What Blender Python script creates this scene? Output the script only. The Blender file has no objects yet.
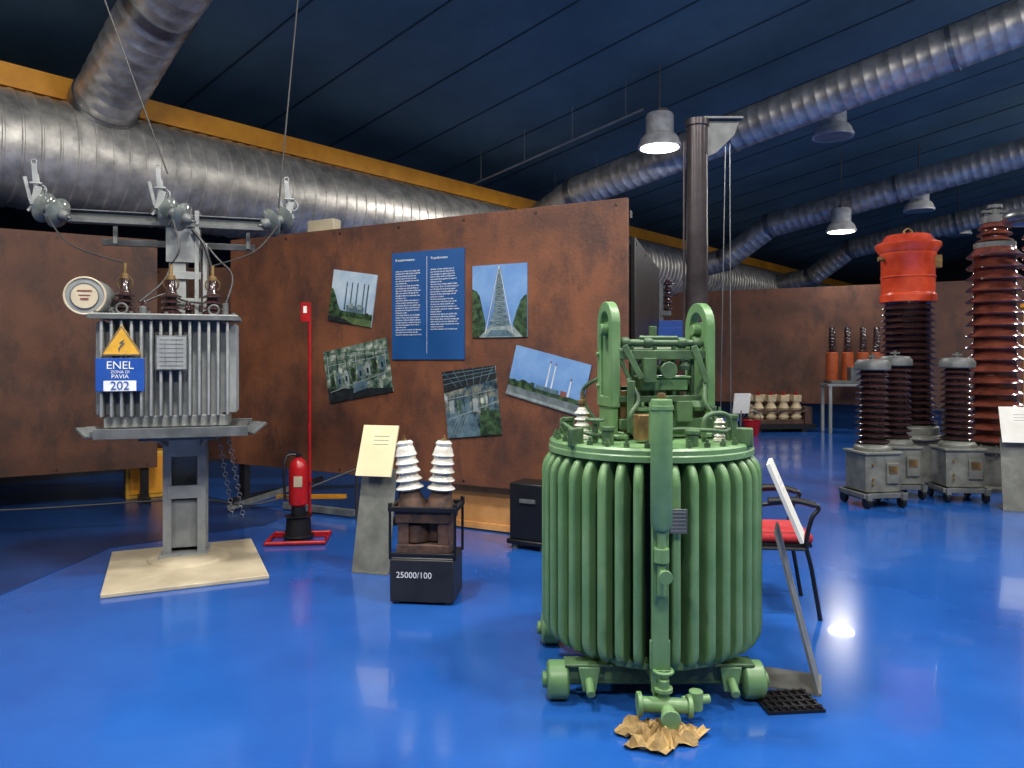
import bpy, math, random
from mathutils import Vector, Matrix, Euler
random.seed(7)
S=bpy.context.scene
PI=math.pi

# ---------------------------------------------------------------- materials
def lin(c):
    o=[]
    for x in c:
        x/=255.0
        o.append(x/12.92 if x<=0.04045 else ((x+0.055)/1.055)**2.4)
    return tuple(o)+(1,)
def mat(name,c,rough=.5,metal=0,c2=None,scale=6,bump=0,bscale=40,emit=0,spec=.5,coat=0,lo=.35,hi=.65,detail=6,mid=None,rv=0):
    m=bpy.data.materials.new(name); m.use_nodes=True
    nt=m.node_tree; b=nt.nodes['Principled BSDF']
    b.inputs['Base Color'].default_value=lin(c)
    b.inputs['Roughness'].default_value=rough
    b.inputs['Metallic'].default_value=metal
    b.inputs['Specular IOR Level'].default_value=spec
    b.inputs['Coat Weight'].default_value=coat
    tc=nt.nodes.new('ShaderNodeTexCoord')
    if c2 is None: c2=tuple(x*.82 for x in c)
    n=nt.nodes.new('ShaderNodeTexNoise'); n.inputs['Scale'].default_value=scale; n.inputs['Detail'].default_value=detail
    n.inputs['Roughness'].default_value=.62
    nt.links.new(tc.outputs['Object'],n.inputs['Vector'])
    r=nt.nodes.new('ShaderNodeValToRGB')
    r.color_ramp.elements[0].position=lo; r.color_ramp.elements[0].color=lin(c2)
    r.color_ramp.elements[1].position=hi; r.color_ramp.elements[1].color=lin(c)
    if mid:
        for k,cc in mid:
            el=r.color_ramp.elements.new(k); el.color=lin(cc)
    nt.links.new(n.outputs['Fac'],r.inputs['Fac']); nt.links.new(r.outputs['Color'],b.inputs['Base Color'])
    if rv:
        mr=nt.nodes.new('ShaderNodeMapRange'); mr.inputs['To Min'].default_value=rough-rv; mr.inputs['To Max'].default_value=rough+rv
        mr.inputs['From Min'].default_value=.3; mr.inputs['From Max'].default_value=.7
        nt.links.new(n.outputs['Fac'],mr.inputs['Value']); nt.links.new(mr.outputs['Result'],b.inputs['Roughness'])
    if bump:
        n2=nt.nodes.new('ShaderNodeTexNoise'); n2.inputs['Scale'].default_value=bscale; n2.inputs['Detail'].default_value=4
        nt.links.new(tc.outputs['Object'],n2.inputs['Vector'])
        bp=nt.nodes.new('ShaderNodeBump'); bp.inputs['Strength'].default_value=bump; bp.inputs['Distance'].default_value=.02
        nt.links.new(n2.outputs['Fac'],bp.inputs['Height']); nt.links.new(bp.outputs['Normal'],b.inputs['Normal'])
    if emit:
        b.inputs['Emission Color'].default_value=lin(c); b.inputs['Emission Strength'].default_value=emit
    return m
def rustmat(name,c1,c2,c3,c4,sc=1.6):
    # cloudy patches, streaks and fine speckle, as on weathered sheet steel
    m=mat(name,c1,.62,.05,c2,sc,.15,38,lo=.38,hi=.62,detail=12)
    nt=m.node_tree; b=nt.nodes['Principled BSDF']; tc=[n for n in nt.nodes if n.type=='TEX_COORD'][0]
    r=[n for n in nt.nodes if n.type=='VALTORGB'][0]; L=nt.links
    def layer(prev,col,scale,mscale,lo,hi,rough):
        n2=nt.nodes.new('ShaderNodeTexNoise'); n2.inputs['Scale'].default_value=scale; n2.inputs['Detail'].default_value=14; n2.inputs['Roughness'].default_value=rough
        mp=nt.nodes.new('ShaderNodeMapping'); mp.inputs['Scale'].default_value=mscale; mp.inputs['Location'].default_value=(scale,3,1)
        L.new(tc.outputs['Object'],mp.inputs['Vector']); L.new(mp.outputs['Vector'],n2.inputs['Vector'])
        r2=nt.nodes.new('ShaderNodeValToRGB'); r2.color_ramp.elements[0].position=lo; r2.color_ramp.elements[0].color=(0,0,0,1); r2.color_ramp.elements[1].position=hi; r2.color_ramp.elements[1].color=(1,1,1,1)
        L.new(n2.outputs['Fac'],r2.inputs['Fac'])
        mx=nt.nodes.new('ShaderNodeMix'); mx.data_type='RGBA'
        L.new(r2.outputs['Color'],mx.inputs[0]); L.new(prev,mx.inputs[6]); mx.inputs[7].default_value=lin(col)
        return mx.outputs[2]
    o=layer(r.outputs['Color'],c3,3.2,(1,1,.5),.5,.66,.7)
    o=layer(o,c4,16,(1,1,.6),.54,.66,.85)
    L.new(o,b.inputs['Base Color'])
    return m
FLOOR=mat('blue_resin_floor',(34,88,166),.17,c2=(26,74,148),scale=.8,bump=.05,bscale=1.6,spec=.5,coat=.3,rv=.04,detail=10)
FLOORD=mat('dark_blue_floor',(22,58,114),.25,c2=(16,42,84),scale=1.2,detail=10)
CEIL=mat('ceiling_blue_grey',(94,122,128),.75,c2=(76,104,112),scale=.8)
SEAM=mat('ceiling_seam',(50,70,80),.7)
DARKW=mat('dark_wall',(30,36,46),.8)
GREYW=mat('grey_wall',(130,132,130),.8)
YEL=mat('ochre_beam',(226,156,40),.5,c2=(204,134,30),scale=3)
DUCT=mat('galvanised_duct',(216,212,204),.42,.75,c2=(160,158,154),scale=5,bump=.12,bscale=14)
RUST=rustmat('rusted_steel_sheet',(118,70,43),(78,46,32),(64,39,31),(100,67,49))
RUSTD=rustmat('rusted_steel_dark',(96,58,38),(62,38,28),(52,33,28),(80,54,43),1.3)
RUSTF=rustmat('rusted_steel_far',(106,66,47),(70,43,34),(60,40,33),(88,59,45),.8)
GREEN=mat('green_enamel',(110,144,98),.4,c2=(88,126,80),scale=5,bump=.06,bscale=25,detail=10)
GREEND=mat('green_enamel_dark',(80,110,72),.5,c2=(50,74,50),scale=9)
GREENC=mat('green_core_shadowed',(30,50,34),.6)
GREY=mat('grey_paint',(146,149,148),.45,c2=(116,120,120),scale=5,detail=10)
GREYD=mat('grey_paint_dark',(98,101,101),.5,c2=(70,74,74),scale=7,detail=10)
GREYM=mat('grey_green_tank',(118,120,112),.45,c2=(86,88,82),scale=6,detail=10)
CREAM=mat('cream_plate',(190,178,152),.6,c2=(160,148,124),scale=3,detail=10)
PAPER=mat('kraft_paper',(172,144,94),.85,c2=(124,102,62),scale=9,bump=.4,bscale=20)
WHITE=mat('white_board',(220,220,214),.5,c2=(204,202,192),scale=3)
CREAMB=mat('cream_board',(218,206,168),.5,c2=(206,192,150),scale=3)
PORW=mat('white_porcelain',(228,226,216),.15,c2=(190,186,174),scale=9,coat=.5)
PORB=mat('brown_porcelain',(124,66,52),.16,c2=(78,40,34),scale=4,coat=.6)
PORD=mat('dark_porcelain',(60,38,38),.16,c2=(36,24,26),scale=4,coat=.6)
REDO=mat('orange_red_enamel',(200,74,42),.25,c2=(168,52,30),scale=4,coat=.4)
ORANGE=mat('orange_resin',(180,86,42),.35)
RED=mat('red_paint',(166,22,26),.3,c2=(138,14,20),scale=8)
BLACK=mat('black_paint',(20,20,22),.4,c2=(12,12,14))
BLACKB=mat('black_box',(30,31,34),.5,c2=(20,21,23),scale=9)
BROWNP=mat('dark_metal_tube',(78,72,74),.28,.5,c2=(52,46,48),scale=3)
STEEL=mat('steel',(150,152,154),.35,.9)
RUSTM=mat('rusty_core',(92,64,50),.7,c2=(46,36,32),scale=18)
BRASS=mat('aged_brass',(142,116,74),.5,.5,c2=(96,76,48),scale=12)
GLASS=mat('weathered_glass',(112,118,114),.12,c2=(70,78,78),scale=8,coat=.8)
BLUEP=mat('blue_sign_enamel',(34,80,160),.4,c2=(28,70,146))
BLUEB=mat('blue_info_board',(24,76,132),.45,c2=(20,68,122),scale=2)
TXT=mat('white_lettering',(226,230,232),.5,c2=(216,218,220))
YELS=mat('yellow_sign',(226,172,60),.4)
WOOD=mat('pale_plywood',(206,150,88),.6,c2=(180,124,66),scale=3)
REDF=mat('red_fabric',(176,36,42),.8,c2=(146,26,32),scale=40)
LAMPE=mat('lamp_glow',(255,252,244),.5,emit=6)
LAMPS=mat('lamp_shade_white',(226,226,222),.35,.1)
CABLE=mat('cable_dark',(46,44,44),.5)
SKYP=mat('print_sky_pale',(140,166,190),.4,c2=(184,198,206),scale=3)
SKYB=mat('print_sky_blue',(78,120,176),.4,c2=(120,156,196),scale=2)
PGRN=mat('print_trees',(62,88,56),.4,c2=(24,40,28),scale=22,detail=12,lo=.4,hi=.6)
PGR2=mat('print_field',(96,116,72),.4,c2=(60,84,54),scale=12,detail=10)
PDRK=mat('print_dark',(38,44,46),.4,c2=(20,24,26),scale=14)
PGRY=mat('print_machinery',(176,184,172),.4,c2=(26,42,38),scale=13,lo=.36,hi=.66,detail=12,mid=[(.46,(70,96,82)),(.55,(110,122,108))])
PGRY2=mat('print_hall',(160,170,174),.4,c2=(26,36,44),scale=10,lo=.36,hi=.68,detail=12,mid=[(.46,(60,82,92)),(.56,(110,112,98))])
PWHT=mat('print_white',(206,212,214),.4)
PLGT=mat('print_light_grey',(150,160,160),.4,c2=(110,124,124),scale=20)
PRED=mat('print_brick',(126,78,70),.4)
PWAT=mat('print_water',(112,122,124),.4,c2=(78,88,90),scale=16,detail=10)
PBLG=mat('print_steel_blue',(96,122,132),.4,c2=(56,78,90),scale=12,detail=10)
WARM=mat('wax_connector',(200,180,144),.5)

# ---------------------------------------------------------------- mesh helpers
def E(name,loc=(0,0,0),rz=0,mtx=None):
    o=bpy.data.objects.new(name,None); S.collection.objects.link(o)
    o.empty_display_size=.1
    if mtx is not None: o.matrix_world=mtx
    else:
        o.location=loc; o.rotation_euler=(0,0,rz)
    return o
class M:
    def __init__(s): s.v=[]; s.f=[]
    def add(s,vs,fs,mt=None):
        n=len(s.v)
        for p in vs:
            p=Vector(p)
            if mt is not None: p=mt@p
            s.v.append(p)
        for f in fs: s.f.append([i+n for i in f])
        return s
    def box(s,c,sz,rot=(0,0,0)):
        x,y,z=[a/2 for a in sz]
        vs=[(-x,-y,-z),(x,-y,-z),(x,y,-z),(-x,y,-z),(-x,-y,z),(x,-y,z),(x,y,z),(-x,y,z)]
        fs=[(0,3,2,1),(4,5,6,7),(0,1,5,4),(1,2,6,5),(2,3,7,6),(3,0,4,7)]
        return s.add(vs,fs,Matrix.Translation(c)@Euler(rot).to_matrix().to_4x4())
    def beam(s,p0,p1,w,h):
        p0=Vector(p0);p1=Vector(p1);d=p1-p0
        q=d.to_track_quat('X','Z').to_matrix().to_4x4()
        x=d.length/2;y=w/2;z=h/2
        vs=[(-x,-y,-z),(x,-y,-z),(x,y,-z),(-x,y,-z),(-x,-y,z),(x,-y,z),(x,y,z),(-x,y,z)]
        fs=[(0,3,2,1),(4,5,6,7),(0,1,5,4),(1,2,6,5),(2,3,7,6),(3,0,4,7)]
        return s.add(vs,fs,Matrix.Translation((p0+p1)/2)@q)
    def lathe(s,prof,o=(0,0,0),axis=(0,0,1),n=28):
        q=Vector(axis).to_track_quat('Z','Y').to_matrix().to_4x4()
        vs=[];fs=[]
        for r,z in prof:
            for i in range(n):
                a=2*PI*i/n; vs.append((r*math.cos(a),r*math.sin(a),z))
        k=len(prof)
        for j in range(k-1):
            for i in range(n):
                i2=(i+1)%n
                fs.append((j*n+i,j*n+i2,(j+1)*n+i2,(j+1)*n+i))
        if prof[0][0]>1e-4: fs.append(tuple(reversed(range(n))))
        if prof[-1][0]>1e-4: fs.append(tuple((k-1)*n+i for i in range(n)))
        return s.add(vs,fs,Matrix.Translation(o)@q)
    def cyl(s,p0,p1,r,r2=None,n=20):
        p0=Vector(p0);p1=Vector(p1)
        return s.lathe([(r,0),(r if r2 is None else r2,(p1-p0).length)],p0,p1-p0,n)
    def extr(s,poly,th,mt=None):
        n=len(poly)
        vs=[(x,-th/2,z) for x,z in poly]+[(x,th/2,z) for x,z in poly]
        fs=[tuple(range(n)),tuple(reversed(range(n,2*n)))]
        for i in range(n):
            j=(i+1)%n; fs.append((i,i+n,j+n,j))
        return s.add(vs,fs,mt)
    def torus(s,c,R,r,axis=(0,0,1),n=32,m=10):
        q=Matrix.Translation(c)@Vector(axis).to_track_quat('Z','Y').to_matrix().to_4x4()
        vs=[];fs=[]
        for i in range(n):
            a=2*PI*i/n
            for j in range(m):
                b=2*PI*j/m
                vs.append(((R+r*math.cos(b))*math.cos(a),(R+r*math.cos(b))*math.sin(a),r*math.sin(b)))
        for i in range(n):
            for j in range(m):
                fs.append((i*m+j,((i+1)%n)*m+j,((i+1)%n)*m+(j+1)%m,i*m+(j+1)%m))
        return s.add(vs,fs,q)
    def sweep(s,pts,r,n=24,rib=0,step=.1,closed=False):
        pts=[Vector(p) for p in pts]
        sm=[];rr=[]
        if rib:
            for a,b in zip(pts,pts[1:]):
                L=(b-a).length; k=max(1,int(L/step))
                for i in range(k):
                    for fr,dr in ((0,0),(.80,0),(.86,rib),(.94,rib)):
                        sm.append(a.lerp(b,(i+fr)/k)); rr.append(r+dr)
            sm.append(pts[-1]); rr.append(r)
        else:
            sm=pts; rr=[r]*len(pts)
        vs=[];fs=[];up=None
        K=len(sm)
        for i in range(K):
            t=(sm[min(i+1,K-1)]-sm[max(i-1,0)]).normalized()
            if up is None:
                up=Vector((0,0,1)) if abs(t.z)<.95 else Vector((1,0,0))
            x=up.cross(t)
            if x.length<1e-4: x=Vector((1,0,0)).cross(t)
            x.normalize(); up=t.cross(x)
            for j in range(n):
                a=2*PI*j/n
                vs.append(sm[i]+rr[i]*(math.cos(a)*x+math.sin(a)*up))
        for i in range(K-1):
            for j in range(n):
                j2=(j+1)%n
                fs.append((i*n+j,i*n+j2,(i+1)*n+j2,(i+1)*n+j))
        fs.append(tuple(reversed(range(n)))); fs.append(tuple((K-1)*n+j for j in range(n)))
        return s.add(vs,fs)
    def obj(s,name,m,parent=None,bevel=0,seg=2,ang=38):
        me=bpy.data.meshes.new(name); me.from_pydata([tuple(v) for v in s.v],[],s.f); me.validate(); me.update()
        import bmesh
        bm=bmesh.new(); bm.from_mesh(me); bmesh.ops.recalc_face_normals(bm,faces=bm.faces); bm.to_mesh(me); bm.free()
        for p in me.polygons: p.use_smooth=True
        me.set_sharp_from_angle(angle=math.radians(ang))
        me.materials.append(m)
        o=bpy.data.objects.new(name,me); S.collection.objects.link(o)
        if parent: o.parent=parent
        if bevel:
            b=o.modifiers.new('bevel','BEVEL'); b.width=bevel; b.segments=seg; b.limit_method='ANGLE'; b.angle_limit=math.radians(40)
            b.harden_normals=False
        return o
def smooth(pts,k=6):
    pts=[Vector(p) for p in pts]; P=[pts[0]]+pts+[pts[-1]]; out=[]
    for i in range(1,len(P)-2):
        for j in range(k):
            t=j/k;a,b,c,d=P[i-1],P[i],P[i+1],P[i+2]
            out.append(.5*((2*b)+(-a+c)*t+(2*a-5*b+4*c-d)*t*t+(-a+3*b-3*c+d)*t**3))
    out.append(pts[-1]); return out
def text(parent,name,body,loc,size,m,rot=(PI/2,0,0),al='CENTER',sp=1):
    c=bpy.data.curves.new(name,'FONT'); c.body=body; c.size=size; c.extrude=.0006
    c.align_x=al; c.space_line=sp; c.materials.append(m)
    o=bpy.data.objects.new(name,c); S.collection.objects.link(o); o.parent=parent
    o.location=loc; o.rotation_euler=rot; return o
def sheds(n,rc,rs,z0,z1,rs2=None):
    out=[(rc,z0)]; p=(z1-z0)/n
    for i in range(n):
        z=z0+i*p; R=rs if rs2 is None else rs+(rs2-rs)*i/(n-1)
        out+=[(rc,z+.12*p),(R*.96,z+.18*p),(R,z+.28*p),(R*.95,z+.40*p),(rc+.35*(R-rc),z+.62*p),(rc*1.02,z+.85*p)]
    out.append((rc,z1)); return out
def arc(cx,cz,r,a0,a1,n=6):
    return [(cx+r*math.cos(math.radians(a0+(a1-a0)*i/n)),cz+r*math.sin(math.radians(a0+(a1-a0)*i/n))) for i in range(n+1)]

# ---------------------------------------------------------------- room (aligned with the roof girder)
P0=Vector((-5.29,7.7,0)); D=Vector((.645,.764,0)); D.normalize(); Pp=Vector((D.y,-D.x,0))
def R(s,t,z): return P0+D*s+Pp*t+Vector((0,0,z))
def cz(t): return 5.3+.17*t
s0,s1,t0,t1=-16,34,-1.8,18
def slab(name,pts,m,th=Vector((0,0,-.1))):
    a=M(); n=len(pts)
    vs=list(pts)+[p+th for p in pts]
    fs=[tuple(range(n)),tuple(reversed(range(n,2*n)))]+[(i,i+n,(i+1)%n+n,(i+1)%n) for i in range(n)]
    a.add(vs,fs); return a.obj(name,m)
slab('floor',[R(s0,t0,0),R(s0,t1,0),R(s1,t1,0),R(s1,t0,0)],FLOOR)
slab('floor_dark_area',[Vector(p) for p in ((-3.5,2.0,.003),(-3.31,6.14,.003),(-2.3,7.0,.003),(-2.2,7.5,.003),(-3.6,8.6,.003),(-8.4,6.0,.003),(-8.4,2.0,.003))],FLOORD,Vector((0,0,-.003)))  # thin slab of darker blue laid over the floor at left
slab('ceiling',[R(s0,t0,cz(t0)),R(s0,t1,cz(t1)),R(s1,t1,cz(t1)),R(s1,t0,cz(t0))],CEIL,Vector((0,0,.1)))
slab('wall_back',[R(s0,t0,0),R(s1,t0,0),R(s1,t0,cz(t0)),R(s0,t0,cz(t0))],DARKW,-Pp*.1)
slab('wall_front',[R(s0,t1,0),R(s1,t1,0),R(s1,t1,cz(t1)),R(s0,t1,cz(t1))],GREYW,Pp*.1)
slab('wall_left',[R(s0,t0,0),R(s0,t1,0),R(s0,t1,cz(t1)),R(s0,t0,cz(t0))],GREYW,-D*.1)
slab('wall_right',[R(s1,t0,0),R(s1,t1,0),R(s1,t1,cz(t1)),R(s1,t0,cz(t0))],DARKW,D*.1)
a=M()
s=s0+1
while s<s1:
    a.beam(R(s,t0,cz(t0)-.006),R(s,t1,cz(t1)-.006),.022,.014); s+=1.25
a.obj('trim_ceiling_seams',SEAM)
a=M(); a.beam(R(s0,0,4.5),R(s1,0,4.5),.16,.24); a.obj('trim_girder',YEL)

# ducts
e=E('main_ventilation_duct'); a=M(); a.sweep([R(s0+.2,0,3.75),R(s1-.2,0,3.75)],.6,48,.014,.17); a.obj('spiral_pipe',DUCT,e)
def branch(name,pts,r):
    e=E(name); a=M(); a.sweep(pts,r,36,.004,.16); a.obj('spiral_pipe',DUCT,e)
    b=M()
    for i in range(1,len(pts)-1):
        t=(Vector(pts[i+1])-Vector(pts[i])).normalized()
        b.cyl(Vector(pts[i])-t*.06,Vector(pts[i])+t*.06,r+.02,n=36)
    for k in range(1,5):
        p=Vector(pts[-2]).lerp(Vector(pts[-1]),k/5); b.cyl(p-t*.03,p+t*.03,r+.022,n=36)
    b.obj('joint_collars',STEEL,e)
def sof(x,y):
    v=Vector((x,y,0))-P0; return v.dot(D)
sa=sof(-4.63,8.48)-.14
branch('branch_ventilation_duct',[R(sa,0,4.1),R(sa,.35,4.35),R(sa,1.66,5.02),R(sa,2.4,5.3),R(sa,9,6.4)],.33)
for (x,y,tb) in ((.14,14.1,1.3),(4.26,19.0,2.35),(7.74,23.15,2.6)):
    ss=sof(x,y)
    branch('branch_ventilation_duct',[R(ss,.3,3.85),R(ss,tb-1.1,4.0),R(ss,tb,4.3+.17*tb),R(ss,16,4.3+.17*16)],.28)

# lamps
def lamp(x,y,z,lit=True,power=0,r=.3,col=(1,.96,.9),area=.5,up=0):
    e=E('pendant_lamp',(x,y,z)); tt=(Vector((x,y,0))-P0).dot(Pp)
    a=M(); a.lathe([(r*1.02,0),(r*1.02,.04),(r*.97,.06),(r*.90,.13),(r*.78,.18),(r*.68,.20),(r*.66,.22),(r*.66,.47),(r*.60,.50),(.0,.50)],n=40)
    a.obj('shade',LAMPS,e)
    a=M(); a.cyl((0,0,.48),(0,0,cz(tt)-z),.012,n=8); a.box((.04,0,.54),(.14,.10,.08)); a.obj('hanger_rod',GREYD,e)
    a=M(); a.cyl((0,0,-.006),(0,0,.0),r*.9,n=36); a.obj('diffuser',LAMPE if lit else GREY,e)
    if power:
        l=bpy.data.lights.new('lamp_light','AREA'); l.shape='DISK'; l.size=area; l.energy=power; l.color=col
        o=bpy.data.objects.new('lamp_light',l); S.collection.objects.link(o); o.parent=e; o.location=(0,0,-.03)
    if up:
        l=bpy.data.lights.new('added_ceiling_fill','POINT'); l.shadow_soft_size=.15; l.energy=up; l.color=col  # extra point light added below the shade to brighten ceiling and ducts
        o=bpy.data.objects.new('added_ceiling_fill',l); S.collection.objects.link(o); o.parent=e; o.location=(0,0,-.3)
lamp(2.18,11,4.68,True,200,.31)
lamp(7.07,16,4.30,True,40,.30)
lamp(5.17,12,5.14,False,0,.31)
lamp(8.74,16,4.75,False,0,.30)
lamp(12.0,20,4.9,False,0,.30)
for (x,y,z,p) in ((-1.2,3.4,5.5,220),(2.6,3.0,5.9,230),(-5.0,3.0,5.2,120),(6.4,4.6,6.0,240),(0.4,-1.2,6.3,240),(-4.0,-1.5,5.9,170),(4.6,-1.5,6.6,240),(9.6,9.2,5.9,250),(13.2,13.5,5.8,280),(17,16.5,5.8,220)):  # unseen lamps; those behind the camera and far right added as fill
    lamp(x,y,z,True,p,.32,area=.6,up=p*.28)
e=E('electrical_conduit'); a=M()
for ss,ta,tb in ((sof(2.18,11)-.0,-.8,3.3),(sof(2.18,11)+2.2,-.8,5)):
    a.cyl(R(ss,ta,cz(ta)-.55),R(ss,tb,cz(tb)-.55),.018,n=8)
    for t in range(0,4): a.cyl(R(ss,t,cz(t)-.55),R(ss,t,cz(t)),.005,n=6)
a.obj('conduit_pipe',GREY,e)

# ---------------------------------------------------------------- rusted display partitions
def partition(name,p,q,z0,z1,m,post=True):
    p=Vector((p[0],p[1],0));q=Vector((q[0],q[1],0)); L=(q-p).length
    e=E(name,p,math.atan2(q.y-p.y,q.x-p.x))
    a=M(); a.box((L/2,.02,(z0+z1)/2),(L,.04,z1-z0)); a.obj('steel_sheet',m,e,.004)
    a=M(); k=int(L/.75)
    for i in range(k+1):
        a.cyl((.1+i*(L-.2)/k,-.006,z1-.05),(.1+i*(L-.2)/k,.0,z1-.05),.012,n=10)
        a.cyl((.1+i*(L-.2)/k,-.006,z0+.04),(.1+i*(L-.2)/k,.0,z0+.04),.010,n=10)
    a.obj('bolts',BLACK,e)
    a=M(); k=max(1,int(L/1.6))
    for i in range(k+1):
        x=.12+i*(L-.24)/k
        a.box((x,.09,z1/2),(.08,.08,z1-.1)); a.box((x,.25,.03),(.1,.7,.06))
    a.box((L/2,.09,z1-.12),(L,.06,.06)); a.box((L/2,.09,z0+.06),(L,.06,.06))
    a.obj('support_frame',BLACK,e)
    return e
partition('steel_display_partition',(-3.08,8.15),(.93,6.0),.42,2.86,RUST)
partition('steel_display_partition',(-7.6,5.85),(-3.87,8.13),.38,2.86,RUSTD)
partition('steel_display_partition',(-4.6,9.5),(-1.6,9.2),.3,2.72,RUSTD)
partition('steel_display_partition',(3.2,18.95),(14,13.4),.55,3.22,RUSTF)
partition('steel_display_partition',(1.05,6.35),(1.7,8.6),.3,2.6,BLACK)

ang=math.atan2(-2.15,4.01); ex=Vector((4.01,-2.15,0)).normalized(); ny=Vector((-ex.y,ex.x,0))*-1
def poster(name,s,z,w,h,tilt,bg):
    loc=Vector((-3.08,8.15,0))+ex*s+Vector((0,0,z))+ny*.002
    mt=Matrix.Translation(loc)@Matrix.Rotation(ang,4,'Z')@Matrix.Rotation(math.radians(-tilt),4,'Y')
    e=E(name,mtx=mt); a=M(); a.box((0,-.006,0),(w,.012,h)); a.obj('board',bg,e)
    cnt=[0]
    def pl(poly,m,nm='print'):
        cnt[0]+=1; y=-.0125-.0002*cnt[0]
        b=M(); b.add([(x*w/2,y,zz*h/2) for x,zz in poly],[tuple(range(len(poly)))]); b.obj(nm,m,e)
    return e,pl
def rc(x0,z0,x1,z1): return [(x0,z0),(x1,z0),(x1,z1),(x0,z1)]
def jag(x0,x1,zb,zt,am,n=16):
    return [(x0,zb),(x1,zb)]+[(x1+(x0-x1)*i/n,zt+random.uniform(-am,am)) for i in range(n+1)]
def ln(x0,z0,x1,z1,w=.02):
    d=Vector((x1-x0,z1-z0)).normalized()*w/2
    return [(x0-d.y,z0+d.x),(x0+d.y,z0-d.x),(x1+d.y,z1-d.x),(x1-d.y,z1+d.x)]
# 1 power station stacks above a field
e,pl=poster('photo_print',1.718,2.16,.55,.51,-9,SKYP)
pl(rc(-1,-1,1,-.55),PGR2); pl(jag(-1,1,-.75,-.5,.05),PGRN)
for x in (-.3,-.05,.2,.5,.68):
    pl([(x-.035,-.5),(x+.035,-.5),(x+.018,.6),(x-.018,.6)],PBLG); pl(ln(x+.03,-.5,x+.018,.6,.015),PDRK)
    pl(rc(x-.022,.45,x+.022,.5),PDRK)
pl([(-1,-1),(-.3,-1),(-.5,-.5),(-.62,-.3),(-.75,.0),(-.9,.25),(-1,.3)],PGRN); pl([(-1,-1),(.2,-1),(-.2,-.85),(-1,-.8)],PDRK)
pl(rc(-.2,-.55,.6,-.3),PBLG); pl(rc(-.1,-.4,.1,-.2),PLGT); pl(rc(.3,-.4,.5,-.22),PLGT)
# blue info board
e,pl=poster('information_board',2.61,2.06,.81,1.01,0,BLUEB)
text(e,'heading','Il trasformatore',(-.36,-.016,.42),.034,TXT,al='LEFT'); text(e,'heading_english','Transformers',(.04,-.016,.42),.034,TXT,al='LEFT')
W=['la','rete','di','alta','tensione','nel','primo','dopo','guerra','linee','energia','elettrica','viene','dalla','centrale','per','mezzo','dei','cavi','sempre','quadro','isolatori','e','con','una','storia']
def para(n,w):
    o=[]
    for i in range(n):
        l=''
        while len(l)<w: l+=random.choice(W)+' '
        o.append(l[:w+random.randint(-2,2)].strip() if i%6!=5 else l[:w//2].strip())
    return '\n'.join(o)
text(e,'column_italian',para(27,35),(-.36,-.016,.32),.020,TXT,al='LEFT',sp=1.15)
text(e,'column_english',para(25,35),(.04,-.016,.32),.020,TXT,al='LEFT',sp=1.15)
pl(rc(-.012,-.9,-.004,.9),TXT)
# tower print
e,pl=poster('photo_print',3.375,2.07,.55,.64,0,SKYB)
pl([(-1,-1),(-.55,-1),(-.5,-.62),(-.62,-.2),(-.72,.15),(-.85,.3),(-1,.35)],PGRN)
pl([(1,-1),(.55,-1),(.5,-.62),(.62,-.3),(.78,.0),(.9,.12),(1,.15)],PGRN)
pl([(-.55,-1),(.55,-1),(.24,-.3),(.05,.95),(-.03,.95),(-.2,-.3)],PBLG)
pl([(-.75,-1),(.85,-1),(.5,-.7),(-.4,-.72)],PLGT); pl([(-.5,-.98),(.55,-.98),(.3,-.8),(-.3,-.8)],PBLG)
for k in range(9):
    z=-.7+k*.17; w=.42*(1-(z+.9)/1.95)+.02
    pl(ln(-w,z,w,z,.016),PLGT); pl(ln(-w,z,w*.85,z+.17,.012),PLGT); pl(ln(w,z,-w*.85,z+.17,.012),PLGT)
pl(ln(-.5,-.9,-.0,.95,.022),PWHT); pl(ln(.5,-.9,.02,.95,.022),PWHT)
# machinery hall
e,pl=poster('photo_print',1.78,1.44,.80,.52,9.8,PGRY)
pl([(-1,-1),(1,-1),(1,-.85),(-1,-.45)],PDRK); 
for k in range(4): pl(ln(-1,.9-.16*k,1,.6-.08*k,.025),PLGT if k%2 else PGRN)
for i in range(7): x=-.9+i*.3; pl(ln(x,-.1,x+.02,.8-.03*i,.025),PDRK if i%3 else PLGT)
for i in range(8):
    x=-.88+i*.23; pl([(x,-.5+.05*i),(x+.15,-.47+.05*i),(x+.15,-.15+.05*i),(x+.11,.02+.05*i),(x+.03,.02+.05*i),(x,-.15+.05*i)],(PGRN,PBLG,PLGT)[i%3]); pl(rc(x+.04,-.4+.05*i,x+.10,-.2+.05*i),PDRK)
pl([(-.2,-.8),(.25,-.7),(.3,-.35),(-.1,-.4)],PBLG); pl(ln(-.9,-.6,.9,-.25,.03),PLGT)
# factory hall
e,pl=poster('photo_print',3.087,1.17,.56,.61,6.5,PGRY2)
pl([(-1,.35),(1,.6),(1,1),(-1,1)],PDRK)
for i in range(6): pl(ln(-.95+i*.38,1,-.5+i*.22,.5,.018),PBLG)
for k in range(3): pl(ln(-1,.9-.15*k,1,.95-.08*k,.02),PBLG)
pl([(-1,-1),(.3,-1),(-.1,.0),(-1,-.2)],PBLG); pl([(.2,-1),(1,-1),(1,-.3),(.35,-.15)],PGRN)
for i in range(6): x=-.85+i*.3; pl([(x,-.3),(x+.2,-.27),(x+.2,.12),(x,.1)],(PLGT,PGRY,PBLG)[i%3]); pl(ln(x,-.3,x,.3,.02),PDRK)
pl(ln(-.9,-.45,.95,-.05,.03),PLGT); pl(ln(-.9,.15,.95,.3,.02),PLGT)
for i in range(4): pl(ln(-.9+.12*i,-.95,-.5+.12*i,-.35,.014),PLGT)
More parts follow.
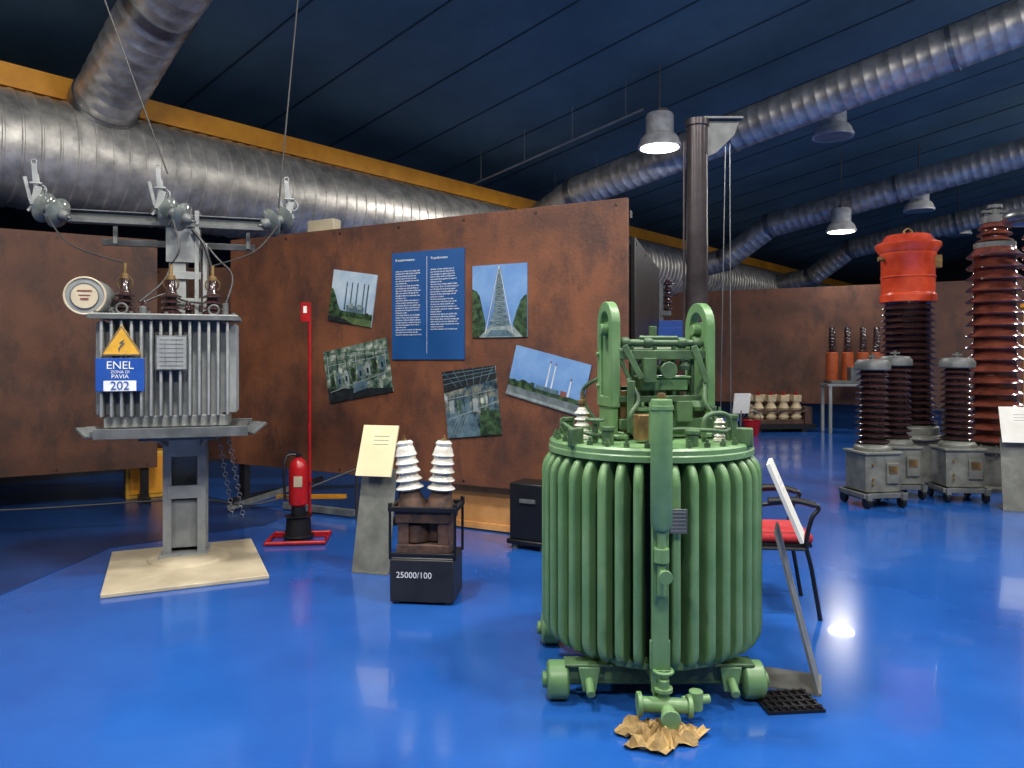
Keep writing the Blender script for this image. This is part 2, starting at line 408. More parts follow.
# chimneys on the river
e,pl=poster('photo_print',3.842,1.38,.72,.44,-14,SKYB)
pl(rc(-1,-1,1,-.55),PWAT); pl(jag(-1,1,-.6,-.42,.05,24),PGRN); pl(jag(-1,-.3,-.6,-.3,.06,10),PGRN)
for x,hh in ((.0,.75),(.14,.72),(.6,.3)): pl([(x-.022,-.42),(x+.022,-.42),(x+.014,hh),(x-.014,hh)],PWHT); pl(rc(x-.016,hh-.1,x+.016,hh),PRED)
pl(rc(-.25,-.45,.35,-.28),PBLG); pl(rc(.4,-.45,.55,-.25),PRED); pl(rc(-1,-.96,1,-.86),PLGT)

# under the partition
e=E('plywood_crate',(-.19,6.95,0),ang); a=M(); a.box((0,0,.24),(.66,.35,.44)); a.obj('panels',WOOD,e,.006)
a=M(); a.box((0,-.18,.04),(.7,.03,.06)); a.box((0,-.18,.44),(.7,.03,.05)); a.obj('battens',WOOD,e,.004)
e=E('black_equipment_case',(.19,6.18,0),ang); a=M(); a.box((0,0,.31),(.34,.26,.46)); a.box((0,0,.06),(.38,.30,.04)); a.obj('case',BLACK,e,.01)
a=M(); a.box((0,-.14,.4),(.14,.02,.03)); a.cyl((-.13,-.1,0),(-.13,-.1,.05),.03); a.cyl((.13,-.1,0),(.13,-.1,.05),.03); a.obj('handle_and_feet',GREYD,e)
e=E('yellow_cabinet',(-4.14,8.50,0),.55); a=M(); a.box((0,0,.26),(.5,.3,.52)); a.obj('body',YELS,e,.01); a=M(); a.box((0,-.155,.26),(.42,.012,.42)); a.obj('door',YEL,e,.004)
e=E('cable_box',(-1.98,7.85,2.9),ang); a=M(); a.box((0,0,.04),(.36,.12,.16)); a.box((0,.03,-.06),(.04,.04,.14)); a.obj('box',CREAM,e,.01)
e=E('floor_brace_bars'); a=M()
a.beam((-2.35,7.7,.05),(-1.55,7.3,.05),.06,.06); a.beam((-2.9,7.6,.04),(-2.0,7.9,.3),.05,.05); a.obj('bars',GREYD,e)
a=M(); a.beam((-2.5,7.95,.09),(-1.7,7.6,.16),.05,.04); a.obj('yellow_bar',YEL,e)

# ---------------------------------------------------------------- green oil transformer
G=E('green_oil_transformer',(.69,3.75,0))
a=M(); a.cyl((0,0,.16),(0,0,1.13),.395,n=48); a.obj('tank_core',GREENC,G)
fin=[(.36,.19)]+arc(.45,.28,.09,-90,0,5)+arc(.42,.995,.12,0,80,7)+[(.36,1.125)]
a=M(); NF=40
for i in range(NF):
    an=2*PI*i/NF+.04
    a.extr(fin,.040,Matrix.Rotation(an,4,'Z'))
a.obj('cooling_fins',GREEN,G,.016,3)
a=M(); a.lathe([(.0,.15),(.40,.15),(.44,.17),(.44,.20),(.40,.21)],n=48); a.lathe([(.44,1.095),(.505,1.10),(.505,1.125),(.50,1.13),(.50,1.15),(.49,1.16),(.0,1.165)],n=64); a.obj('lid_and_bottom',GREEN,G)
a=M()
for i in range(32):
    an=2*PI*i/32; x,y=.47*math.cos(an),.47*math.sin(an)
    a.cyl((x,y,1.15),(x,y,1.18),.014,n=6); a.cyl((x,y,1.17),(x,y,1.195),.007,n=8)
a.obj('lid_bolts',GREEND,G)
a=M()
for an in (215,325,35,145):
    A=math.radians(an); a.box((.48*math.cos(A),.48*math.sin(A),1.19),(.08,.03,.09),(0,0,A)); 
a.obj('lifting_lugs',GREEND,G,.008)
# undercarriage
a=M()
for y in (-.33,.33):
    a.box((-.02,y,.125),(.86,.05,.07)); a.box((-.02,y,.165),(.86,.10,.014)); 
for x in (-.3,.26): a.box((x,0,.13),(.06,.72,.06))
a.cyl((-.49,-.33,.085),(.44,-.33,.085),.022); a.cyl((-.49,.33,.085),(.44,.33,.085),.022)
a.obj('undercarriage',GREEND,G,.004)
a=M()
for x in (-.48,.41):
    for y in (-.33,.33):
        a.lathe([(.03,-.05),(.07,-.05),(.085,-.04),(.085,.04),(.07,.05),(.03,.05)],(x,y,.085),(1,0,0),32)
        sx=-1 if x<0 else 1
        a.lathe([(.035,0),(.035,.02),(.0,.025)],(x+sx*.05,y,.085),(sx,0,0),16)
a.obj('wheels',GREEN,G,.004)
a=M()
for x in (-.34,.30):
    a.extr([(-.05,.16),(.05,.16),(.03,.05),(-.03,.05)],.03,Matrix.Translation((x,-.37,0))); a.cyl((x,-.38,.1),(x,-.46,.07),.02)
a.obj('axle_brackets',GREEN,G,.004)
# conservator pipe in front
a=M(); a.lathe([(0,.83),(.030,.835),(.046,.86),(.046,1.37),(.043,1.385),(0,1.39)],(-.062,-.62,0),n=28)
a.lathe([(.05,0),(.05,.02)],(-.062,-.62,1.34))
a.cyl((-.062,-.62,.84),(-.062,-.62,.56),.018); a.box((-.062,-.585,.50),(.07,.03,.72)); a.box((-.062,-.585,.3),(.085,.02,.12))
a.lathe([(.032,0),(.032,.06)],(-.062,-.62,.70)); a.cyl((-.062,-.62,.66),(-.062,-.70,.66),.015); a.lathe([(.03,0),(.03,.012)],(-.062,-.70,.66),(0,-1,0),12)
a.cyl((-.062,-.62,1.35),(-.062,-.44,1.35),.02); a.cyl((-.062,-.44,1.36),(-.062,-.44,1.16),.02)
a.obj('oil_gauge_pipe',GREEN,G,.002)
a=M(); a.cyl((-.062,-.62,1.39),(-.062,-.62,1.41),.018); a.obj('gauge_plug',BRASS,G)
a=M(); a.box((.02,-.565,.86),(.078,.008,.105)); a.obj('name_plate',GREYD,G,.002)
a=M()
for i in range(6): a.box((.02,-.570,.90-.016*i),(.062,.002,.004))
a.obj('name_plate_text',GREY,G)
# head frame, turned slightly
H=E('tap_changer_frame'); H.parent=G; H.rotation_euler=(0,0,math.radians(12)); H.location=(0,0,0)
def ring_plate(x,z0,z1,w,th,hole,hz):
    outer=[(w/2,z0)]+arc(0,z1-w/2,w/2,0,180,14)+[(-w/2,z0)]
    inr=w/2-hole
    inner=[(inr,z0+hz)]+arc(0,z1-w/2,inr,0,180,14)+[(-inr,z0+hz)]
    n=len(outer); vs=[];fs=[]
    for y in (-th/2,th/2):
        vs+=[(y+x,p[0],p[1]) for p in outer]+[(y+x,p[0],p[1]) for p in inner]
    for i in range(n):
        j=(i+1)%n
        fs+=[(i,j,j+n,i+n),(i+2*n,i+3*n,j+3*n,j+2*n),(i,i+2*n,j+2*n,j),(i+n,j+n,j+3*n,i+3*n)]
    return vs,fs
a=M()
for x in (-.215,.275):
    a.add(*ring_plate(x,1.32,1.84,.22 if x<0 else .25,.045,.05,.05))
    a.box((x,0,1.27),(.03,.2,.2)); a.box((x,0,1.50),(.014,.2,.34)); a.box((x,0,1.64),(.012,.19,.2))
    a.box((x,0,1.18),(.10,.3,.02))
    a.cyl((x-.045,0,1.70),(x+.045,0,1.70),.03,n=16)
    for zz in (1.58,1.42): a.cyl((x-.035,.085,zz),(x+.035,.085,zz),.012,n=8)
a.obj('side_plates',GREEN,H,.004)
a=M()
a.cyl((-.2,-.07,1.635),(.28,-.07,1.635),.017); a.cyl((-.2,.08,1.60),(.28,.08,1.60),.017); a.beam((-.2,-.1,1.575),(.28,-.1,1.575),.02,.045); a.beam((-.2,.1,1.40),(.28,.1,1.40),.03,.03)
a.beam((-.2,-.1,1.36),(.28,-.1,1.36),.03,.03); a.beam((-.2,-.12,1.24),(.28,-.12,1.24),.03,.05)
for x in (-.12,.0,.1,.2): a.cyl((x,-.07,1.62),(x,-.07,1.20),.011,n=10)
for x in (-.06,.06,.16): a.cyl((x,.08,1.6),(x,.08,1.2),.013,n=10); a.lathe([(.03,0),(.035,.02),(.02,.05)],(x,-.07,1.50),n=14)
a.box((-.05,-.12,1.50),(.06,.05,.12))
a.cyl((.03,-.16,1.50),(.03,.02,1.50),.022); a.lathe([(.042,0),(.042,.012)],(.03,-.17,1.50),(0,-1,0),20)
a.beam((-.2,-.1,1.58),(-.05,-.1,1.25),.012,.02); a.beam((.27,-.1,1.5),(.12,-.1,1.22),.012,.02)
a.cyl((.02,0,1.64),(.02,0,1.72),.02); a.cyl((-.08,-.07,1.66),(.12,-.07,1.66),.01)
for x in (-.16,-.04,.14,.22):
    a.lathe([(.024,0),(.028,.01),(.028,.035),(.024,.045)],(x-.02,-.07,1.635),(1,0,0),14)
a.beam((-.18,-.13,1.62),(-.10,-.15,1.46),.012,.03); a.beam((.18,-.13,1.62),(.24,-.15,1.44),.012,.03)
a.sweep(smooth([(-.16,-.12,1.46),(-.12,-.16,1.36),(-.17,-.18,1.28),(-.14,-.18,1.18)]),.012,8)
a.sweep(smooth([(.24,-.13,1.44),(.22,-.17,1.34),(.27,-.18,1.26),(.25,-.2,1.18)]),.012,8)
a.cyl((-.15,-.14,1.2),(-.15,-.14,1.45),.02,n=12); a.lathe([(.03,0),(.04,.02),(.03,.05)],(.2,-.12,1.3),n=12); a.box((.12,-.14,1.3),(.08,.04,.1))
a.obj('mechanism',GREEND,H,.003)
a=M(); a.box((.05,0,1.235),(.30,.2,.13)); a.box((.05,0,1.31),(.33,.23,.02)); a.box((.05,-.02,1.43),(.24,.13,.06)); a.box((.05,-.02,1.465),(.27,.15,.012))
for x in (-.08,-.02,.04,.10,.16): a.cyl((x,-.11,1.32),(x,-.11,1.345),.010,n=6)
a.cyl((-.02,-.02,1.32),(-.02,-.02,1.41),.035,n=16); a.cyl((.12,-.02,1.32),(.12,-.02,1.41),.035,n=16)
a.obj('tap_changer_housing',GREEN,H,.004)
a=M(); a.box((-.125,-.24,1.235),(.08,.07,.12)); a.box((-.16,-.05,1.3),(.05,.08,.2)); a.obj('terminal_boxes',BRASS,H,.004)
def bush(p,sc,capm=BRASS,tag=''):
    a=M(); a.lathe([(r*sc,z*sc) for r,z in [(.05,0),(.05,.02),(.035,.03)]+sheds(4,.028,.045,.03,.17)+[(.02,.18),(0,.18)]],p,n=20); a.obj('bushing_porcelain'+tag,PORW,G)
    a=M(); a.lathe([(r*sc,z*sc) for r,z in [(.016,.17),(.016,.20),(.024,.20),(.024,.22),(.01,.225),(.01,.27),(0,.27)]],p,n=14); a.obj('bushing_cap'+tag,capm,G)
bush((-.345,-.08,1.165),.85,tag='_1'); bush((.27,.30,1.165),.9,tag='_2'); bush((-.1,.33,1.165),.9,tag='_3'); bush((.3,-.2,1.165),.6,GREEND,'_4')
a=M(); 
for x,y,h in ((-.4,.1,.07),(.38,-.12,.1),(.42,.05,.05),(-.25,-.33,.06),(.12,-.4,.05),(.36,.2,.12)):
    a.cyl((x,y,1.16),(x,y,1.165+h),.028); a.cyl((x,y,1.165+h),(x,y,1.185+h),.035,n=8)
a.sweep(smooth([(-.42,.0,1.2),(-.44,-.1,1.24),(-.40,-.2,1.22),(-.3,-.28,1.2),(-.2,-.33,1.19)]),.01,8)
a.sweep(smooth([(.05,-.3,1.18),(.05,-.34,1.23),(.2,-.36,1.23),(.3,-.3,1.22),(.38,-.12,1.24)]),.01,8)
a.cyl((-.3,-.26,1.16),(-.3,-.26,1.27),.014,n=10); a.torus((-.3,-.26,1.27),.04,.007); a.box((-.3,-.26,1.27),(.075,.01,.008))
a.sweep(smooth([(.2,-.3,1.17),(.2,-.3,1.27),(.25,-.28,1.3),(.33,-.24,1.28),(.34,-.22,1.17)]),.013,10)
a.sweep(smooth([(-.2,.1,1.17),(-.3,.12,1.3),(-.32,.1,1.4),(-.24,.05,1.46)]),.011,8)
a.obj('lid_fittings',GREEND,G,.003)
# drain valve
a=M(); a.sweep(smooth([(-.06,-.38,.15),(-.06,-.48,.17),(-.06,-.56,.12),(-.06,-.60,.07)]),.028,16)
a.cyl((-.15,-.62,.105),(.06,-.60,.085),.032); a.lathe([(.05,0),(.05,.02)],(-.165,-.62,.105),(1,0,0),10); a.lathe([(.048,0),(.048,.02)],(.05,-.60,.085),(1,0,0),10)
a.cyl((-.05,-.60,.08),(-.05,-.60,.2),.025); a.lathe([(.04,0),(.04,.018)],(-.05,-.60,.15),n=12); a.cyl((-.05,-.6,.2),(-.05,-.6,.24),.01)
a.torus((-.05,-.6,.235),.038,.008); a.box((-.05,-.6,.235),(.07,.01,.008))
a.cyl((.10,-.55,.05),(.10,-.55,.13),.03); a.cyl((.04,-.56,.09),(.16,-.54,.09),.02); a.cyl((-.04,-.70,.075),(-.04,-.60,.085),.03); a.lathe([(.042,0),(.042,.02)],(-.04,-.71,.075),(0,1,0),12)
a.obj('drain_valve',GREEN,G,.003)

# crumpled paper under the valve
e=E('crumpled_kraft_paper',(.60,3.05,0)); a=M(); n=44; vs=[(0,0,.05)]; rings=8
for j in range(1,rings+1):
    for i in range(n):
        an=2*PI*i/n; rr=(.155+.03*math.sin(3*an+1)+.022*math.sin(7*an)+.02*random.random())*j/rings
        z=max(.003,.04+random.uniform(-.03,.03)-.03*(j/rings)**3) if j<rings else .004+random.random()*.03
        vs.append((rr*math.cos(an)*1.05,rr*.72*math.sin(an),z))
fs=[(0,1+i,1+(i+1)%n) for i in range(n)]
for j in range(rings-1):
    for i in range(n):
        b=1+j*n; fs.append((b+i,b+n+i,b+n+(i+1)%n,b+(i+1)%n))
a.add(vs,fs); a.obj('sheet',PAPER,e,ang=20)

# ---------------------------------------------------------------- pole-mounted grey transformer
T=E('pole_mounted_transformer',(-2.5,5.7,0),math.radians(17))
Bp=E('base_plate'); Bp.parent=T; Bp.location=(.02,-.12,0); Bp.rotation_euler=(0,0,math.radians(8))
a=M(); a.box((0,0,.015),(1.05,1.2,.03)); a.obj('plate',CREAM,Bp,.006)
a=M(); a.lathe([(.30,.03),(.29,.05),(.22,.075),(.2,.08),(0,.08)],(.03,.14,0),n=24); a.obj('grout_pad',CREAM,Bp)
a=M()
for x in (-.12,.12): a.box((x,.05,.7),(.02,.2,1.3)); a.box((x,-.05,.7),(.06,.015,1.3)); a.box((x,.15,.7),(.06,.015,1.3))
a.box((0,.05,.075),(.34,.34,.03)); a.box((0,-.055,.55),(.24,.012,.1)); a.box((0,.0,.30),(.22,.012,.36)); a.box((0,.15,.6),(.24,.01,1.1)); a.box((0,-.055,.9),(.24,.012,.16))
a.extr([(-.16,.09),(-.13,.09),(-.13,.35)],.012,Matrix.Translation((0,.05,0))); a.extr([(.16,.09),(.13,.35),(.13,.09)],.012,Matrix.Translation((0,.05,0)))
a.box((-.06,.12,1.95),(.12,.16,1.5)); a.box((.08,.10,1.95),(.03,.18,1.5)); a.box((-.02,.04,2.45),(.24,.03,.3)); a.box((.14,.05,2.05),(.03,.12,.8)); a.box((0,.03,2.2),(.22,.02,.06)); a.box((0,.03,2.0),(.22,.02,.05))
a.obj('column',GREY,T,.003)
a=M()
a.box((-.03,-.22,1.05),(.98,.76,.04)); a.beam((-.50,-.6,1.05),(.48,-.6,1.05),.03,.07); a.beam((-.50,.12,1.05),(.48,.12,1.05),.03,.07)
a.beam((.47,-.56,1.03),(.56,-.5,1.10),.16,.02); a.beam((-.49,-.56,1.03),(-.56,-.5,1.09),.16,.02)
a.beam((-.1,.05,.88),(-.18,-.3,1.0),.03,.04); a.beam((.1,.05,.88),(.18,-.3,1.0),.03,.04); a.box((0,-.3,1.01),(.5,.3,.06))
a.obj('support_tray',GREYD,T,.003)
a=M(); tx=-.06
a.box((tx,-.3,1.50),(.72,.30,.70)); a.box((tx,-.3,1.855),(.94,.52,.03)); a.box((tx,-.3,1.12),(.80,.36,.08))
a.obj('tank',GREY,T,.006)
a=M()
for i in range(14):
    x=tx-.40+i*.0615
    for y in (-.50,-.10): a.box((x,y,1.49),(.018,.12,.66))
for i in range(5):
    for sx in (-1,1): a.box((tx+sx*.395,-.44+i*.07,1.49),(.12,.016,.64))
a.obj('radiator_fins',GREY,T,.006,2)
a=M()
for i in range(9): a.cyl((tx-.44+i*.11,-.53,1.86),(tx-.44+i*.11,-.53,1.885),.012,n=6)
for x in (-.3,.3): a.torus((tx+x,-.42,1.91),.035,.008,(0,1,0),20,8)
a.cyl((tx+.38,-.45,1.87),(tx+.38,-.45,1.96),.02); a.cyl((tx-.15,-.5,1.87),(tx-.15,-.5,1.92),.025)
a.beam((tx-.48,-.57,1.845),(tx+.48,-.57,1.845),.02,.03)
a.obj('lid_hardware',GREYD,T)
for k,x in enumerate((-.30,0,.28)):
    a=M(); a.lathe([(.07,1.87),(.07,1.9),(.055,1.91)]+sheds(3,.04,.072,1.91,2.04)+[(.035,2.05),(.026,2.13),(0,2.13)],(tx+x,-.3,0),n=20); a.obj('bushing_%d'%(k+1),PORD,T)
    a=M(); a.lathe([(.012,2.12),(.03,2.13),(.03,2.16),(.012,2.17),(.012,2.24),(0,2.24)],(tx+x,-.3,0),n=12); a.torus((tx+x,-.3,2.1),.05,.006,(0,1,.2),16,6); a.obj('bushing_cap_%d'%(k+1),BRASS,T)
for k,x in enumerate((-.38,-.2,.10,.36)):
    a=M(); a.lathe([(.035,1.87)]+sheds(2,.022,.04,1.88,1.95)+[(.015,1.99),(0,1.99)],(tx+x,-.16,0),n=16); a.obj('low_voltage_bushing_%d'%(k+1),PORD,T)
a=M(); a.lathe([(0,0),(.115,.0),(.13,.012),(.13,.30),(.115,.32),(0,.32)],(-.57,-.5,1.985),(0,1,0),32); a.obj('conservator_drum',GREY,T)
a=M(); a.torus((-.57,-.5,1.985),.125,.008,(0,1,0)); a.cyl((-.57,-.502,1.985),(-.57,-.508,1.985),.085,n=28); a.obj('drum_face',CREAM,T)
a=M(); a.box((-.46,-.3,1.91),(.14,.03,.03)); a.box((-.49,-.18,1.91),(.18,.03,.03)); a.torus((-.57,-.509,1.985),.086,.003,(0,1,0)); a.obj('drum_bracket',GREYD,T)
a=M(); a.box((-.57,-.51,2.02),(.09,.003,.010)); a.box((-.57,-.51,1.99),(.07,.003,.006)); a.box((-.57,-.51,1.965),(.05,.003,.014)); a.obj('drum_stamp',PRED,T)
# cross arm
a=M(); a.beam((-.82,.1,2.62),(.74,.1,2.62),.06,.09); a.beam((-.82,.1,2.665),(.74,.1,2.665),.12,.01); a.beam((-.82,.02,2.585),(.74,.02,2.585),.02,.03)
a.beam((-.6,.16,2.45),(.5,.16,2.45),.03,.05); a.beam((-.5,.1,2.6),(-.5,.1,2.43),.03,.03); a.beam((.45,.1,2.6),(.45,.1,2.43),.03,.03)
a.obj('cross_arm',GREYD,T,.003)
INS=[(-.90,-.02,2.64),(-.06,-.12,2.64),(.68,-.05,2.64)]
for k,(x,y,z) in enumerate(INS):
    ax=Vector((.8,-.4,-.35)).normalized() if k<2 else Vector((-.75,-.45,-.3)).normalized()
    c=Vector((x,y,z))
    a=M()
    for j in range(2):
        a.lathe([(.03,-.03),(.05,-.015),(.07,-.005),(.07,-.02),(.085,-.02),(.085,-.003),(.108,.0),(.112,.008),(.095,.020),(.06,.032),(.03,.045)],c+ax*(.12*j-.06),ax,28)
    a.obj('glass_insulator_%d'%(k+1),GLASS,T)
    a=M()
    for j in range(2): a.lathe([(.035,.028),(.045,.035),(.042,.07),(.025,.09),(.0,.09)],c+ax*(.12*j-.06),ax,16)
    a.cyl(c-ax*.16,c+ax*.18,.012,n=10)
    a.obj('insulator_cap_%d'%(k+1),GREYD,T)
    a=M(); u=c-ax*.12 if k<2 else c-ax*.10
    a.beam(u,u+Vector((-.02,0,.30)),.014,.035); a.beam(u+Vector((.03,0,.0)),u+Vector((.0,0,.22)),.012,.022); a.box(u+Vector((0,-.02,.06)),(.05,.03,.14),(0,.25,0))
    a.torus(u+Vector((-.02,0,.31)),.018,.006,(0,1,0),14,6); a.beam(u,Vector((x*.92,.1,2.64)),.02,.02); a.torus(u+Vector((.03,-.02,.1)),.04,.006,(.3,1,0),16,6)
    a.beam(u+Vector((-.06,0,-.05)),u+Vector((.05,0,.12)),.012,.02); a.cyl(u+Vector((-.04,-.03,.15)),u+Vector((.04,-.03,.15)),.01,n=8)
    a.beam(u+Vector((-.04,0,.02)),u+Vector((-.08,0,.2)),.012,.025)
    a.obj('insulator_clamp_%d'%(k+1),GREY,T,.003)
a=M()
bt=[(tx-.30,-.3,2.24),(tx,-.3,2.24),(tx+.28,-.3,2.24)]
for k in range(3):
    i=Vector(INS[k]); b=Vector(bt[k])
    mid=(i+b)/2+Vector((-.08 if k<1 else .06,-.12,-.08))
    a.sweep(smooth([i+Vector((0,-.1,-.05)),mid,b]),.006,8)
a.sweep(smooth([(.1,.1,1.9),(.2,.0,2.1),(.15,-.05,2.4),(.05,0,2.55)]),.012,8); a.sweep(smooth([(-.3,-.1,1.98),(-.15,.0,2.15),(-.1,.05,2.3)]),.01,8)
a.sweep(smooth([(-.25,-.16,1.98),(-.1,-.1,2.05),(.0,.0,2.0),(.3,-.1,1.97)]),.008,8)
a.sweep(smooth([(.3,-.1,1.98),(.34,0,2.2),(.22,.08,2.35),(.1,.1,2.5)]),.009,8)
a.obj('connection_wires',CABLE,T)
a=M(); a.box((tx-.28,-.572,1.45),(.30,.008,.225)); a.obj('blue_sign',BLUEP,T,.002)
text(T,'sign_line_1','ENEL',(tx-.28,-.578,1.49),.075,TXT); text(T,'sign_line_2','ZONA DI',(tx-.28,-.578,1.460),.028,TXT); text(T,'sign_line_3','PAVIA',(tx-.28,-.578,1.425),.040,TXT); 
a=M(); a.box((tx-.28,-.578,1.375),(.2,.004,.07)); a.obj('number_plate',TXT,T); text(T,'sign_number','202',(tx-.28,-.583,1.350),.08,BLUEP)
a=M(); a.extr([(-.13,-.09),(.13,-.09),(0,.12)],.006,Matrix.Translation((tx-.27,-.574,1.67)))
a.obj('warning_triangle',YELS,T,.001)
a=M(); a.extr([(-.008,-.015),(.02,.02),(.005,.022),(.02,.05),(-.015,.02),(.002,.015),(-.02,-.015),(-.015,-.04)],.003,Matrix.Translation((tx-.27,-.580,1.645)))
for p,q in (((-.13,-.09),(.13,-.09)),((.13,-.09),(0,.118)),((0,.118),(-.13,-.09))):
    a.beam((tx-.27+p[0]*.93,-.578,1.67+p[1]*.93),(tx-.27+q[0]*.93,-.578,1.67+q[1]*.93),.003,.006)
a.obj('warning_symbol',GREYD,T)
a=M(); a.box((tx+.04,-.572,1.60),(.20,.008,.24)); a.obj('rating_plate',GREYD,T,.002)
a=M(); a.box((tx+.04,-.577,1.60),(.185,.0015,.225)); a.obj('rating_plate_print',GREY,T)
a=M()
for i in range(7): a.box((tx+.04,-.579,1.69-.03*i),(.15,.001,.004))
for x in (-.04,.03): a.box((tx+.04+x,-.579,1.6),(.003,.001,.18))
a.obj('rating_plate_lines',GREYD,T)
a=M()
for c0 in ((.22,.1,1.0),(.30,.1,.97)):
    for i in range(20):
        z=c0[2]-i*.035; a.torus((c0[0]+.006*i,c0[1],z),.017,.004,(1,0,0) if i%2 else (0,1,0),12,5)
a.obj('chains',STEEL,T)
# suspension cables
e=E('suspension_wire'); a=M()
def tl(p): return Matrix.Translation((-2.5,5.7,0))@Matrix.Rotation(math.radians(17),4,'Z')@Vector(p)
A=tl(INS[2])+Vector((-.0,0,.1)); B=tl(INS[1])+Vector((-.05,0,.3))
tB=lambda p:cz((Vector((p[0],p[1],0))-P0).dot(Pp))
q1=(-1.55,5.9); a.cyl(A,(q1[0],q1[1],tB(q1)-.02),.006,n=8)
q2=(-3.50,5.3); a.cyl(B,(q2[0],q2[1],tB(q2)-.02),.006,n=8)
a.obj('wires',CABLE,e)
e=E('barrier_cable'); a=M(); a.sweep(smooth([(-6.2,5.9,.30),(-4.5,6.6,.22),(-3.0,6.9,.26),(-2.3,6.8,.24),(-1.5,7.2,.5)]),.009,8)
for p in ((-6.2,5.9,.30),(-1.5,7.2,.5)): a.cyl((p[0],p[1],0),p,.015); 
a.obj('cable',CABLE,e)

# ---------------------------------------------------------------- fire extinguisher on stand
e=E('fire_extinguisher_stand',(-1.83,6.4,0),.1)
a=M(); a.cyl((.07,.12,0),(.07,.12,2.05),.013); 
a.sweep([(-.24,-.18,.02),(.24,-.18,.02),(.24,.2,.02),(-.24,.2,.02),(-.24,-.18,.02)],.018,10); a.beam((-.24,.12,.02),(.24,.12,.02),.03,.03); a.box((0.02,.1,.5),(.14,.02,.04))
a.obj('stand',RED,e)
a=M(); a.lathe([(0,.30),(.06,.30),(.08,.32),(.08,.62),(.065,.68),(.03,.71),(.03,.72),(0,.72)],(0,-.02,0)); a.obj('cylinder',RED,e)
a=M(); a.lathe([(0,.02),(.12,.02),(.13,.05),(.11,.06),(.10,.20),(.12,.22),(0,.22)],(0,-.02,0)); a.cyl((0,-.02,.2),(0,-.02,.3),.06); a.cyl((0,-.02,.71),(0,-.02,.75),.025); a.beam((0,-.02,.75),(-.09,-.04,.78),.02,.015); a.sweep(smooth([(0,-.02,.74),(-.09,-.05,.73),(-.11,-.08,.6),(-.1,-.08,.36)]),.012,8)
a.obj('valve_hose_and_foot',BLACK,e)
a=M(); a.box((.01,-.101,.52),(.07,.004,.09)); a.obj('label',CREAM,e)
a=M(); a.box((.035,.10,1.97),(.075,.008,.17)); a.obj('sign',RED,e); a=M(); a.box((.035,.094,1.99),(.03,.004,.06)); a.obj('sign_symbol',WHITE,e)

# ---------------------------------------------------------------- small instrument transformer
e=E('small_instrument_transformer',(-.555,4.87,0),math.radians(-6))
a=M(); a.box((0,0,.15),(.41,.32,.27)); a.box((0,0,.29),(.40,.31,.015)); a.obj('black_case',BLACKB,e,.008)
a=M()
for x in (-.16,.16):
    for y in (-.12,.12): a.cyl((x,y,0),(x,y,.02),.02)
a.obj('feet',GREYD,e)
text(e,'case_number','25000/100',(-.165,-.1635,.17),.054,TXT,al='LEFT')
a=M()
for x in (-.21,.21):
    for y in (-.14,.14): a.cyl((x,y,.28),(x,y,.62),.009,n=10); a.cyl((x,y,.59),(x,y,.64),.014,n=6)
a.beam((-.22,-.14,.6),(.22,-.14,.6),.03,.03); a.beam((-.22,.14,.6),(.22,.14,.6),.03,.03)
a.beam((-.21,-.14,.6),(-.21,.14,.6),.03,.03); a.beam((.21,-.14,.6),(.21,.14,.6),.03,.03)
a.beam((-.21,-.14,.31),(.21,-.14,.31),.025,.025)
a.obj('cage_frame',BLACK,e,.002)
a=M()
for i in range(9): a.box((0,-.12+i*.03,.34),(.34,.022,.06)); a.box((0,-.12+i*.03,.545),(.36,.022,.07))
a.box((-.13,0,.44),(.07,.24,.2)); a.box((.13,0,.44),(.07,.24,.2)); 
a.obj('iron_core',RUSTM,e,.003)
a=M(); a.lathe([(.07,0),(.085,.01),(.085,.12),(.07,.13)],(-.06,-.02,.37)); a.lathe([(.06,0),(.075,.01),(.075,.12),(.06,.13)],(.06,.02,.37)); a.obj('coils',RUSTM,e)
for k,(x,y,dx) in enumerate(((-.095,0,-.12),(.085,0,.06))):
    o=Vector((x,y,.56)); ax=Vector((dx,0,1)).normalized()
    a=M(); a.lathe([(.09,0),(.1,.03),(.085,.07),(.06,.14)],o,ax); a.obj('bushing_base_%d'%(k+1),RUSTM,e)
    a=M(); a.lathe([(.06,.13)]+sheds(5,.06,.092,.14,.41,.072)+[(.05,.43),(.055,.45),(.04,.465),(0,.465)],o,ax); a.obj('bushing_%d'%(k+1),PORW,e)
    a=M(); a.lathe([(.015,.46),(.015,.48),(.006,.48),(.006,.50),(0,.50)],o,ax,12); a.obj('terminal_%d'%(k+1),BRASS,e)

# ---------------------------------------------------------------- lecterns
def lectern(loc,rz,w=.27,bm=CREAMB,nm='label_lectern',k=1.0):
    e=E(nm,loc,rz)
    a=M(); vs=[];
    for d in (0,.012):
        vs+=[(-w/2-.01,0+d,.0),(w/2+.01,0+d,.0),(w/2,.17*k+d,.74),(-w/2,.17*k+d,.74)]
    a.add(vs,[(0,1,2,3),(7,6,5,4),(0,4,5,1),(1,5,6,2),(2,6,7,3),(3,7,4,0)]); a.box((0,.12,.006),(w,.26,.012)); a.obj('leaning_sheet',GREYM,e)
    a=M(); vs=[]; o=.17*(k-1)
    for d in (0,.016):
        vs+=[(-w/2-.005,.05+o+d,.70-d*.3),(w/2+.005,.05+o+d,.70-d*.3),(w/2+.005,.20+o+d,1.06-d*.3),(-w/2-.005,.20+o+d,1.06-d*.3)]
    a.add(vs,[(0,1,2,3),(7,6,5,4),(0,4,5,1),(1,5,6,2),(2,6,7,3),(3,7,4,0)]); a.obj('label_board',bm,e)
    a=M()
    for i in range(3):
        f=.62+i*.08; a.beam((-w*.15,.05+o+.15*f-.001,.70+.36*f),(w*.3,.05+o+.15*f-.001,.70+.36*f),.001,.004)
    a.obj('label_text',GREY,e)
